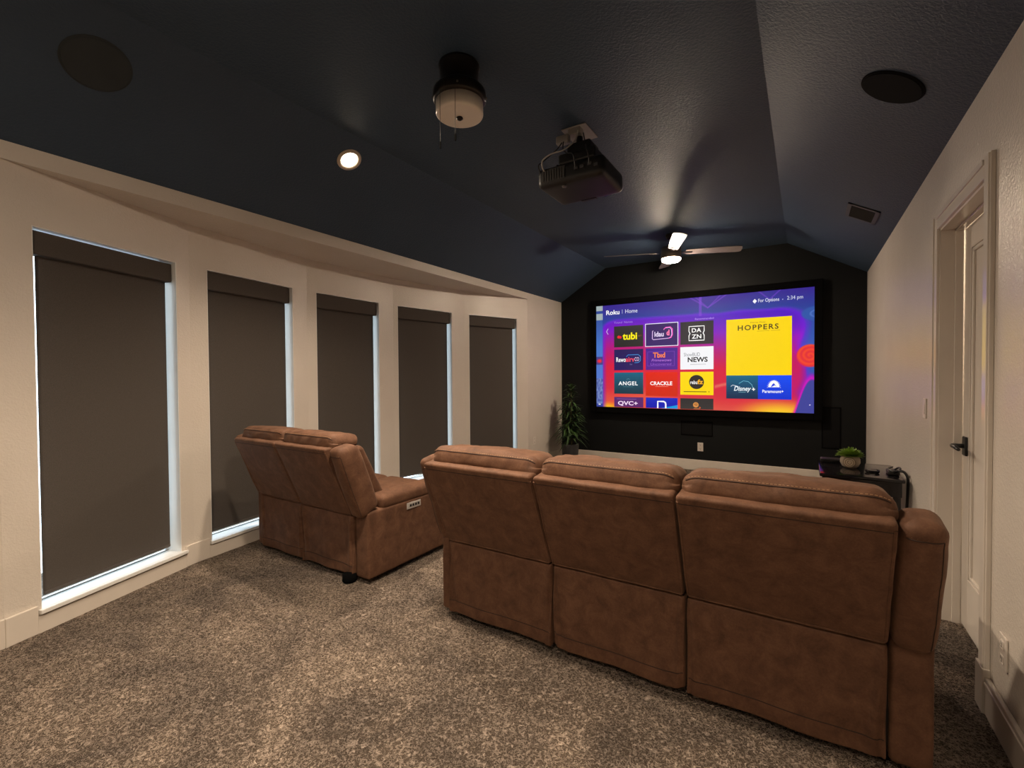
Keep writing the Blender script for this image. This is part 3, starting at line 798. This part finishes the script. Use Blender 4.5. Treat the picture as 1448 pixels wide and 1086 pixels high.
# ceiling speakers
for (x, y, side, lab, mat) in ((-2.765, .795, -1, 'round ceiling speaker grille at upper left, grey-black, above the nearest blind', GRILLE_GREY), (.333, 2.725, 1, 'round black ceiling speaker grille on the right slope, near the door', GRILLE)):
    p, n = slope_frame(x, y, side)
    r = empty('ceiling_speaker', p, lab, 'speaker', 'round ceiling speakers')
    bm = bmesh.new(); lathe(bm, [(0, .009), (.120, .009), (.124, .006), (.124, -.003), (0, -.003)], 56, axis=n); obj('grille', bm, mat, r)
    bm = bmesh.new(); lathe(bm, [(.1245, -.004), (.1245, .006), (.130, .004), (.132, -.004)], 56, axis=n, cap=False); obj('rim', bm, mat, r, True)
# vent
p, n = slope_frame(.383, 4.62, 1)
r = empty('ceiling_vent', p, 'small dark louvred air vent in the right ceiling slope', 'vent')
xa = Vector((0, 0, 1)).cross(n); xa = Vector((-n.z, 0, n.x)).normalized(); ya = Vector((0, 1, 0))
MV = Matrix((( xa.x, ya.x, n.x, 0), (xa.y, ya.y, n.y, 0), (xa.z, ya.z, n.z, 0), (0, 0, 0, 1)))
bm = bmesh.new()
for q in ((-.115, .115, -.17, -.14), (-.115, .115, .14, .17), (-.115, -.085, -.17, .17), (.085, .115, -.17, .17)): box(bm, q[0], q[1], q[2], q[3], -.003, .008, M=MV, bev=.002)
obj('frame', bm, plain('dark_vent_metal', (.035, .042, .055), .5), r)
bm = bmesh.new()
box(bm, -.086, .086, -.141, .141, -.004, -.001, M=MV)
for k in range(11):
    y = -.13 + .026 * k
    hexa(bm, [MV @ Vector(q) for q in ((-.085, y, .0), (-.085, y + .001, .002), (-.085, y + .012, .007), (-.085, y + .013, .006), (.085, y, .0), (.085, y + .001, .002), (.085, y + .012, .007), (.085, y + .013, .006))])
obj('louvre', bm, plain('vent_black', (.004, .004, .0045), .7), r)

# flush-mounted fan housing with light bowl (no blades in view)
F1 = Vector((-1.51, 1.89, ZT))
r = empty('ceiling_light', F1, 'black flush-mounted ceiling fixture with an unlit white glass bowl and two pull chains', 'ceiling light')
bm = bmesh.new(); lathe(bm, [(0, 0), (.104, 0), (.106, -.012), (.1, -.022), (.098, -.1), (.105, -.112), (0, -.112)], 48); obj('canopy', bm, BRONZE, r, True)
bm = bmesh.new(); lathe(bm, [(0, -.108), (.104, -.108), (.118, -.118), (.134, -.135), (.137, -.152), (.137, -.176), (.128, -.19), (0, -.19)], 48); obj('housing', bm, BRONZE, r, True)
bm = bmesh.new(); lathe(bm, [(0, -.185), (.121, -.185), (.122, -.243), (.1215, -.249), (.119, -.254), (.114, -.2575), (.105, -.259), (.05, -.262), (0, -.263)], 48); obj('glass_bowl', bm, OPAL, r, True, label='white opal glass bowl')
bm = bmesh.new(); lathe(bm, [(0, -.262), (.016, -.264), (.018, -.27), (.008, -.278), (0, -.279)], 20); obj('finial', bm, BRONZE, r, True)
for (dx, dy, l) in ((.062, -.112, .23), (-.018, -.132, .255)):
    bm = bmesh.new(); tube(bm, [(dx, dy, -.18), (dx, dy, -.18 - l)], .0011, 6)
    ch = obj('pull_chain', bm, SLOT, r)
    bm = bmesh.new(); lathe(bm, [(0, 0), (.004, -.002), (.005, -.014), (.0045, -.034), (.003, -.037), (0, -.037)], 12, (dx, dy, -.18 - l)); obj('fob', bm, VELVET, ch, True)
for k in range(4):
    a_ = .6 + k * PI / 2
    bm = bmesh.new(); lathe(bm, [(0, .006), (.005, .004), (.006, 0)], 10, (.137 * math.cos(a_), .137 * math.sin(a_), -.163), axis=(math.cos(a_), math.sin(a_), 0)); obj('screw', bm, NICKEL, r, True)

# ceiling fan with lamp
F2 = Vector((-1.294, 5.45, ZT))
r = empty('ceiling_fan', F2, 'four-bladed ceiling fan with a lit warm lamp, hanging before the screen', 'ceiling fan')
bm = bmesh.new(); lathe(bm, [(0, 0), (.062, 0), (.064, -.015), (.05, -.055), (.018, -.062), (0, -.062)], 32); obj('canopy', bm, BRONZE, r, True)
bm = bmesh.new(); tube(bm, [(0, 0, -.05), (0, 0, -.14)], .014, 16); obj('downrod', bm, BRONZE, r, True)
bm = bmesh.new(); lathe(bm, [(0, -.125), (.03, -.125), (.075, -.135), (.105, -.15), (.112, -.17), (.112, -.268), (.106, -.276), (0, -.276)], 44); obj('motor_housing', bm, NICKEL, r, True)
bm = bmesh.new(); lathe(bm, [(0, -.272), (.102, -.272), (.104, -.282), (.097, -.299), (.07, -.312), (0, -.317)], 40); obj('lamp_lens', bm, FAN_LAMP, r, True, label='glowing warm lamp lens')
for k in range(4):
    a_ = math.radians(20 + 90 * k); Mb = Matrix.Rotation(a_, 4, 'Z') @ Matrix.Translation((0, 0, -.205)) @ Matrix.Rotation(math.radians(-13), 4, 'X')
    bm = bmesh.new()
    outl = [(.16, -.05), (.3, -.058), (.55, -.066), (.7, -.068), (.735, -.058), (.75, -.02), (.75, .05), (.735, .066), (.7, .07), (.45, .062), (.16, .05)]
    a1_ = [bm.verts.new(Mb @ Vector((x, y, .004))) for x, y in outl]; b1_ = [bm.verts.new(Mb @ Vector((x, y, -.004))) for x, y in outl]
    bm.faces.new(a1_); bm.faces.new(b1_)
    for i in range(len(outl)):
        j = (i + 1) % len(outl); bm.faces.new((a1_[i], a1_[j], b1_[j], b1_[i]))
    bl = obj('blade', bm, BLADE_M, r)
    bm = bmesh.new(); box(bm, .1, .23, -.022, .022, -.011, -.004, M=Mb, bev=.003)
    for (sx_, sy_) in ((.18, -.012), (.18, .012), (.215, 0)): lathe(bm, [(0, -.004), (.005, -.002), (.005, 0)], 8, Mb @ Vector((sx_, sy_, -.011)))
    obj('blade_arm', bm, BRONZE, bl)

# projector on its mount
PX, PY = -1.24, 2.80
r = empty('projector', (PX, PY, ZT), 'black video projector hanging from the ceiling on a grey mount', 'projector')
T_ = Matrix.Translation((-PX, -PY, -ZT))
bm = bmesh.new()
cor = []
for x in (-1.462, -1.008): cor += [T_ @ Vector(q) for q in ((x, 2.615, 2.500), (x, 2.615, 2.625), (x, 2.985, 2.497), (x, 2.975, 2.622))]
F = rbox(bm, cor, .035, (10, 8, 4), bulge=(0, .0, -.0))
body = obj('body', bm, PROJ, r)
bm = bmesh.new()
for k in range(9): box(bm, -1.42 + .018 * k, -1.41 + .018 * k, 2.611, 2.617, 2.535, 2.6, M=T_)
box(bm, -1.425, -1.26, 2.6135, 2.62, 2.53, 2.605, M=T_)
obj('vent_grille', bm, SLOT, body)
for (x, z) in ((-1.2, 2.56), (-1.16, 2.56), (-1.11, 2.565), (-1.07, 2.55)):
    bm = bmesh.new(); box(bm, x, x + .025, 2.610, 2.617, z, z + .018, M=T_); obj('port', bm, plain('port_grey', (.05, .05, .052), .4), body)
bm = bmesh.new(); lathe(bm, [(0, 0), (.05, 0), (.05, .02), (.043, .024), (.04, .012), (0, .008)], 32, T_ @ Vector((-1.15, 2.982, 2.56)), axis=(0, 1, 0)); obj('lens', bm, GLOSSBLACK, body, True)
bm = bmesh.new(); lathe(bm, [(0, 0), (.016, 0), (.014, -.008), (0, -.009)], 20, T_ @ Vector((-1.29, 2.665, 2.499))); obj('foot', bm, plain('foot_grey', (.12, .11, .11), .4), body, True)
bm = bmesh.new(); box(bm, -1.3, -1.19, 2.945, 2.972, 2.494, 2.4985, M=T_, bev=.002); obj('indicator_strip', bm, PLASTIC, body)
bm = bmesh.new(); box(bm, -1.345, -1.175, 2.735, 2.945, ZT - .008, ZT, M=T_, bev=.003)
box(bm, -1.30, -1.215, 2.74, 2.80, ZT - .05, ZT - .006, M=T_, bev=.006); obj('mount_plate', bm, GREYMETAL, r, label='grey ceiling mount plate')
bm = bmesh.new(); rbox(bm, [T_ @ Vector(q) for q in [(x, y, z) for x in (-1.375, -1.285) for y in (2.71, 2.76) for z in (ZT - .1, ZT - .045)]], .012, (3, 2, 3)); tube(bm, [T_ @ Vector(q) for q in ((-1.32, 2.74, ZT - .06), (-1.29, 2.76, ZT - .03), (-1.26, 2.77, ZT - .01))], .014, 10); obj('cable_box', bm, GREYMETAL, r, label='grey cable outlet box')
bm = bmesh.new(); tube(bm, [T_ @ Vector((-1.245, 2.80, ZT - .005)), T_ @ Vector((-1.24, 2.80, 2.665))], .022, 16); box(bm, -1.3, -1.18, 2.74, 2.86, 2.652, 2.668, M=T_, bev=.003); obj('mount_pole', bm, PLASTIC, r, True)
bm = bmesh.new(); box(bm, -1.33, -1.08, 2.655, 2.88, 2.632, 2.70, M=T_, bev=.012); box(bm, -1.29, -1.13, 2.70, 2.85, 2.69, 2.775, M=T_, bev=.012); obj('mount_bracket', bm, PLASTIC, r)
for (x, y) in ((-1.36, 2.70), (-1.11, 2.70), (-1.36, 2.90), (-1.11, 2.90)):
    bm = bmesh.new(); tube(bm, [T_ @ Vector(q) for q in ((-1.24, 2.80, 2.66), ((x - 1.24) / 2, (y + 2.8) / 2, 2.662), (x, y, 2.655), (x, y, 2.615))], .007, 8); obj('mount_arm', bm, PLASTIC, r, True)
def spline(pts, n=8):
    P = [Vector(p) for p in pts]; out = []
    for i in range(len(P) - 1):
        p0, p1, p2, p3 = P[max(i - 1, 0)], P[i], P[i + 1], P[min(i + 2, len(P) - 1)]
        for k in range(n):
            t = k / n
            out.append(.5 * ((2 * p1) + (p2 - p0) * t + (2 * p0 - 5 * p1 + 4 * p2 - p3) * t * t + (3 * p1 - p0 - 3 * p2 + p3) * t ** 3))
    return out + [P[-1]]
bm = bmesh.new(); tube(bm, [T_ @ p for p in spline([(-1.225, 2.73, ZT - .04), (-1.235, 2.71, 2.79), (-1.29, 2.66, 2.725), (-1.36, 2.62, 2.70), (-1.405, 2.59, 2.66), (-1.41, 2.595, 2.62), (-1.405, 2.614, 2.6)])], .0042, 8); obj('cable', bm, CABLE_W, r, True, label='white cable to the projector')
for pts in ([(-1.32, 2.72, ZT - .08), (-1.31, 2.69, 2.75), (-1.27, 2.66, 2.7), (-1.2, 2.6, 2.65), (-1.19, 2.613, 2.57)], [(-1.2, 2.76, ZT - .05), (-1.17, 2.72, 2.76), (-1.13, 2.64, 2.69), (-1.1, 2.6, 2.63), (-1.098, 2.613, 2.575)], [(-1.32, 2.72, ZT - .08), (-1.36, 2.7, 2.76), (-1.42, 2.64, 2.68), (-1.44, 2.6, 2.64), (-1.435, 2.614, 2.6)]):
    bm = bmesh.new(); tube(bm, [T_ @ p for p in spline(pts)], .004, 8); obj('cable', bm, PLASTIC, r, True)

# ------------------------------------------------------------------ wall fixtures
def outlet(name, loc, rotz, label, cat='outlet', sw=False, w=.072, h=.116):
    """plate facing local -y"""
    r = empty(name, loc, label, cat, None if sw else 'wall outlets'); r.rotation_euler = (0, 0, rotz)
    bm = bmesh.new(); box(bm, -w / 2, w / 2, -.007, .0, -h / 2, h / 2, bev=.003); obj('plate', bm, PLATE, r)
    if sw:
        bm = bmesh.new(); hexa(bm, [(-.017, -.010, -.033), (-.017, -.0075, .033), (-.017, -.004, -.033), (-.017, -.004, .033), (.017, -.010, -.033), (.017, -.0075, .033), (.017, -.004, -.033), (.017, -.004, .033)]); obj('rocker', bm, PLATE, r)
    else:
        for z in (-.026, .026):
            bm = bmesh.new(); box(bm, -.017, .017, -.009, -.005, z - .015, z + .015, bev=.004)
            for x in (-.008, .004): box(bm, x, x + .003, -.0095, -.0085, z - .002, z + .009, mi=1)
            box(bm, -.003, .003, -.0095, -.0085, z - .011, z - .006, mi=1)
            obj('socket', bm, [PLATE, SLOT], r)
    return r
outlet('light_switch', (XR, 3.567, 1.092), PI * -.5 * -1 * -1, 'ivory light switch on the cream wall just past the door', 'light switch', True)
outlet('wall_outlet', (XR, 2.277, .316), -PI / 2, 'ivory outlet low on the cream wall before the door, near the camera')
outlet('wall_outlet', (-1.183, YB, .319), 0, 'white outlet on the charcoal wall beneath the screen')
outlet('wall_outlet', (XL, 5.70, .37), PI / 2, 'ivory outlet on the cream wall between the last blind and the corner plant')
for (x0, x1, z0, z1, lab) in ((-1.435, -1.028, .468, .664, 'wide black in-wall speaker on the charcoal wall above the outlet'), (.176, .362, .41, .902, 'tall black in-wall speaker right of the screen, above the end table')):
    cx, cz = (x0 + x1) / 2, (z0 + z1) / 2; w, h = (x1 - x0) / 2, (z1 - z0) / 2
    r = empty('wall_speaker', (cx, YB, cz), lab, 'speaker', 'in-wall speakers')
    bm = bmesh.new()
    for q in ((-w, w, -h, -h + .012), (-w, w, h - .012, h), (-w, -w + .012, -h, h), (w - .012, w, -h, h)): box(bm, q[0], q[1], -.008, 0, q[2], q[3], bev=.002)
    obj('frame', bm, VELVET, r)
    bm = bmesh.new(); box(bm, -w + .011, w - .011, -.006, -.001, -h + .011, h - .011); obj('grille', bm, GRILLE, r)

# ------------------------------------------------------------------ corner plant
def leaf(bm, base, dirv, L, w, droop, mi=0, n=5, up=Vector((0, 0, 1))):
    d = Vector(dirv).normalized(); side = d.cross(up)
    if side.length < 1e-3: side = Vector((1, 0, 0))
    side.normalize(); prev = None
    for k in range(n + 1):
        t = k / n
        c = Vector(base) + d * (L * t) + Vector((0, 0, -droop * L * t * t))
        ww = w * (math.sin(PI * min(1, .12 + .88 * t)) ** .8) if k < n else 0.0008
        nrm = side.cross(d).normalized()
        row = [bm.verts.new(c - side * ww + nrm * ww * .25), bm.verts.new(c - nrm * ww * .1), bm.verts.new(c + side * ww + nrm * ww * .25)]
        if prev:
            for q in range(2):
                f = bm.faces.new((prev[q], prev[q + 1], row[q + 1], row[q])); f.material_index = mi; f.smooth = True
        prev = row
PP = Vector((-2.925, 6.2, 0))
r = empty('potted_plant', PP, 'tall leafy green plant in a dark grey pot in the corner beside the screen', 'plant')
bm = bmesh.new(); lathe(bm, [(0, 0), (.1, 0), (.108, .01), (.128, .27), (.131, .285), (.128, .29), (.118, .287), (.112, .25), (0, .25)], 40); obj('pot', bm, POTGREY, r, True, label='dark grey round pot')
bm = bmesh.new(); lathe(bm, [(0, .262), (.06, .265), (.116, .26), (.116, .24), (0, .24)], 24); obj('soil', bm, SOIL, r)
canes = [[(.02, 0, .25), (.025, -.01, .6), (.02, .0, 1.13)], [(-.035, .01, .25), (-.06, .0, .55), (-.07, -.01, .86)], [(.0, .04, .25), (.03, .06, .5), (.07, .05, .78)]]
for c in canes:
    bm = bmesh.new(); tube(bm, spline(c, 6), .011, 10, taper=[1 - .4 * k / 12 for k in range(13)]); obj('stem', bm, STEM, r, True)
bm = bmesh.new(); rnd = random.Random(3)
for ci, c in enumerate(canes):
    sp = spline(c, 10); nl = 110 if ci == 0 else 70
    for k in range(nl):
        t = .28 + .72 * k / (nl - 1); p_ = sp[min(len(sp) - 1, int(t * (len(sp) - 1)))]
        a_ = k * 2.4 + ci; el = .05 + .95 * t ** 2 + rnd.uniform(-.25, .3)
        if k > nl - 6: el = 1.1 + rnd.uniform(-.2, .3)
        Lf = rnd.uniform(.22, .33) * (1 - .3 * t)
        leaf(bm, p_, (math.cos(a_) * math.cos(el), math.sin(a_) * math.cos(el), math.sin(el)), Lf, rnd.uniform(.011, .018), rnd.uniform(.35, .8))
obj('foliage', bm, LEAF, r)

# ------------------------------------------------------------------ end table and what stands on it
TB = Vector((.325, 4.18, 0)); TZ = .60
tx0, tx1, ty0, ty1 = .092, .558, 3.88, 4.48
r = empty('end_table', TB, 'glossy black end table against the right wall in front of the screen', 'table')
Tt = Matrix.Translation(-TB)
bm = bmesh.new(); rbox(bm, [Tt @ Vector(q) for q in [(x, y, z) for x in (tx0, tx1) for y in (ty0, ty1) for z in (TZ - .022, TZ)]], .008, (2, 2, 1)); obj('tabletop', bm, GLOSSBLACK, r)
bm = bmesh.new(); box(bm, tx0 + .015, tx1 - .015, ty0 + .015, ty1 - .015, TZ - .12, TZ - .021, M=Tt, bev=.003); ap = obj('apron', bm, GLOSSBLACK, r)
bm = bmesh.new(); box(bm, tx0 + .08, tx1 - .08, ty0 + .011, ty0 + .017, TZ - .105, TZ - .035, M=Tt, bev=.002); obj('drawer', bm, GLOSSBLACK, r)
bm = bmesh.new(); lathe(bm, [(0, .014), (.007, .012), (.009, .008), (.005, 0), (0, 0)], 16, Tt @ Vector((tx0 + .04, ty0 + .015, TZ - .062)), axis=(0, -1, 0)); obj('knob', bm, SILVER, r, True, label='small silver knob')
for x in (tx0 + .02, tx1 - .06):
    for y in (ty0 + .02, ty1 - .06):
        bm = bmesh.new(); box(bm, x, x + .04, y, y + .04, 0, TZ - .1, M=Tt, bev=.003); obj('leg', bm, GLOSSBLACK, r)
bm = bmesh.new(); box(bm, tx0 + .03, tx1 - .03, ty0 + .03, ty1 - .03, .16, .178, M=Tt, bev=.002); obj('shelf', bm, GLOSSBLACK, r)
# little plant
SP = Vector((.289, 4.22, TZ))
r = empty('potted_succulent', SP, 'small bright green plant in a round wood-patterned pot on the black end table', 'plant')
bm = bmesh.new(); lathe(bm, [(0, 0), (.034, 0), (.05, .012), (.062, .04), (.061, .065), (.05, .088), (.046, .09), (.042, .085), (0, .08)], 36); obj('pot', bm, plain('beige_pot', (.36, .29, .22), .7, var=.2), r, True, label='beige round pot')
bm = bmesh.new(); lathe(bm, [(.0, .010), (.026, .009), (.036, .006), (.040, .0), (.040, -.012)], 32, axis=(-.09, -1, .12), cap=False)
obj('end_grain', bm, SLICE, r, True, loc=(-.008, -.052, .046))
bm = bmesh.new(); rnd = random.Random(5)
for k in range(210):
    a_ = k * 2.39996; q = math.sqrt(k / 210); el = 1.5 - 1.45 * q + rnd.uniform(-.1, .1)
    d_ = Vector((math.cos(a_) * math.cos(el), math.sin(a_) * math.cos(el), math.sin(el)))
    leaf(bm, Vector((0, 0, .088)) + Vector((d_.x, d_.y, d_.z * .3)) * .03, d_, rnd.uniform(.05, .07), rnd.uniform(.007, .010), .12, n=3)
obj('foliage', bm, LIME, r)
# flat set-top box at the back of the table
bm = bmesh.new(); rbox(bm, [(x, y, z) for x in (-.07, .07) for y in (-.05, .05) for z in (0, .03)], .007, (2, 2, 1))
r = empty('media_box', (.18, 4.41, TZ), 'low flat black media box at the back left of the end table', 'media player'); obj('case', bm, PLASTIC, r)
bm = bmesh.new(); box(bm, -.05, .05, -.0515, -.049, .01, .02); obj('display_window', bm, GLOSSBLACK, r)
# clear dish
bm = bmesh.new(); lathe(bm, [(0, 0), (.032, 0), (.04, .006), (.043, .022), (.039, .022), (.034, .008), (0, .006)], 28)
o = obj('glass_dish', bm, CLEAR, None, True, loc=(.405, 4.07, TZ)); tag(o, 'small clear glass dish on the end table beside the small plant', 'dish')
# adapter with its cord
r = empty('power_adapter', (.520, 4.08, TZ), 'black power adapter whose cord hangs over the right corner of the end table', 'power adapter')
bm = bmesh.new(); rbox(bm, [(x, y, z) for x in (-.035, .03) for y in (-.055, .055) for z in (0, .03)], .01, (2, 3, 1)); obj('case', bm, PLASTIC, r)
bm = bmesh.new(); tube(bm, spline([(.0, -.05, .02), (.02, -.085, .04), (.045, -.1, .036), (.062, -.105, .0), (.064, -.10, -.06), (.06, -.09, -.2), (.055, -.06, -.42), (.05, -.05, -.592)], 8), .0085, 10); tube(bm, spline([(.01, .04, .025), (.03, .0, .05), (.03, -.05, .045), (-.01, -.07, .03), (-.03, -.02, .04), (.0, .04, .045)], 8), .006, 8); obj('cord', bm, PLASTIC, r, True)

# ------------------------------------------------------------------ light
def spot(name, loc, d, power, col, size=2.6, rad=.05, blend=.6):
    l = bpy.data.lights.new(name, 'SPOT'); l.energy = power; l.color = col; l.spot_size = size; l.spot_blend = blend; l.shadow_soft_size = rad
    o = bpy.data.objects.new(name, l); C.objects.link(o); o.location = loc; o.rotation_euler = Vector(d).to_track_quat('-Z', 'Y').to_euler(); return o
def point(name, loc, power, col, rad=.05):
    l = bpy.data.lights.new(name, 'POINT'); l.energy = power; l.color = col; l.shadow_soft_size = rad
    o = bpy.data.objects.new(name, l); C.objects.link(o); o.location = loc; return o
WARM = (1.0, .80, .60)
for p, n in CANS: spot('downlight_lamp', p + Vector((0, 0, -.04)), (.30, .05, -.95), 260, WARM, 2.6, .06, .95)
spot('downlight_lamp', (-1.3, 1.3, ZT - .02), (0, 0, -1), 345, WARM, 2.15, .07, .9)      # the room's other downlights, above and behind the frame
p, n = slope_frame(-2.675, -.9, -1); spot('downlight_lamp', p + n * .02, n, 85, WARM, 2.3, .07, .8)
p, n = slope_frame(-.03, -.7, 1); spot('downlight_lamp', p + n * .02, n, 290, WARM, 2.45, .08, .8)
point('hall_lamp', (1.45, 3.1, 2.2), 160, (1, .86, .7), .15)

w = bpy.data.worlds.new('sky'); SC.world = w; w.use_nodes = True
bgn = w.node_tree.nodes['Background']; bgn.inputs[0].default_value = (.70, .88, 1.0, 1); bgn.inputs[1].default_value = 5.0
for i in range(5):   # daylight entering through each window
    M = fm(i); a, b = SPAN[i]
    l = bpy.data.lights.new('window_daylight', 'AREA'); l.shape = 'RECTANGLE'; l.size = b - a; l.size_y = WZ1 - WZ0; l.cycles.is_portal = True
    o = bpy.data.objects.new('window_daylight', l); C.objects.link(o)
    o.location = M @ Vector(((a + b) / 2, -.16, (WZ0 + WZ1) / 2)); _, _, nn = facet(i)
    o.rotation_euler = nn.to_track_quat('-Z', 'Y').to_euler()

# ------------------------------------------------------------------ camera
fpx = 651.0673
r2_ = Vector((.84413121, .53609434, -.00673547)); u2_ = Vector((-.00418227, .01914693, .99980793)); fw_ = Vector((-.53612034, .84394091, -.01840461))
cam = bpy.data.cameras.new('camera'); co = bpy.data.objects.new('camera', cam); C.objects.link(co)
cam.sensor_fit = 'HORIZONTAL'; cam.sensor_width = 36; cam.lens = fpx / 1448 * 36; cam.clip_start = .02
M = Matrix.Identity(4)
for i in range(3): M[i][0], M[i][1], M[i][2] = r2_[i], u2_[i], -fw_[i]
M.translation = (0, 0, 1.30); co.matrix_world = M
SC.camera = co
vs_ = SC.view_settings
SC.display_settings.display_device = 'sRGB'
vs_.view_transform = 'Standard'; vs_.look = 'None'; vs_.gamma = 1; vs_.use_curve_mapping = False; vs_.exposure = 0.0
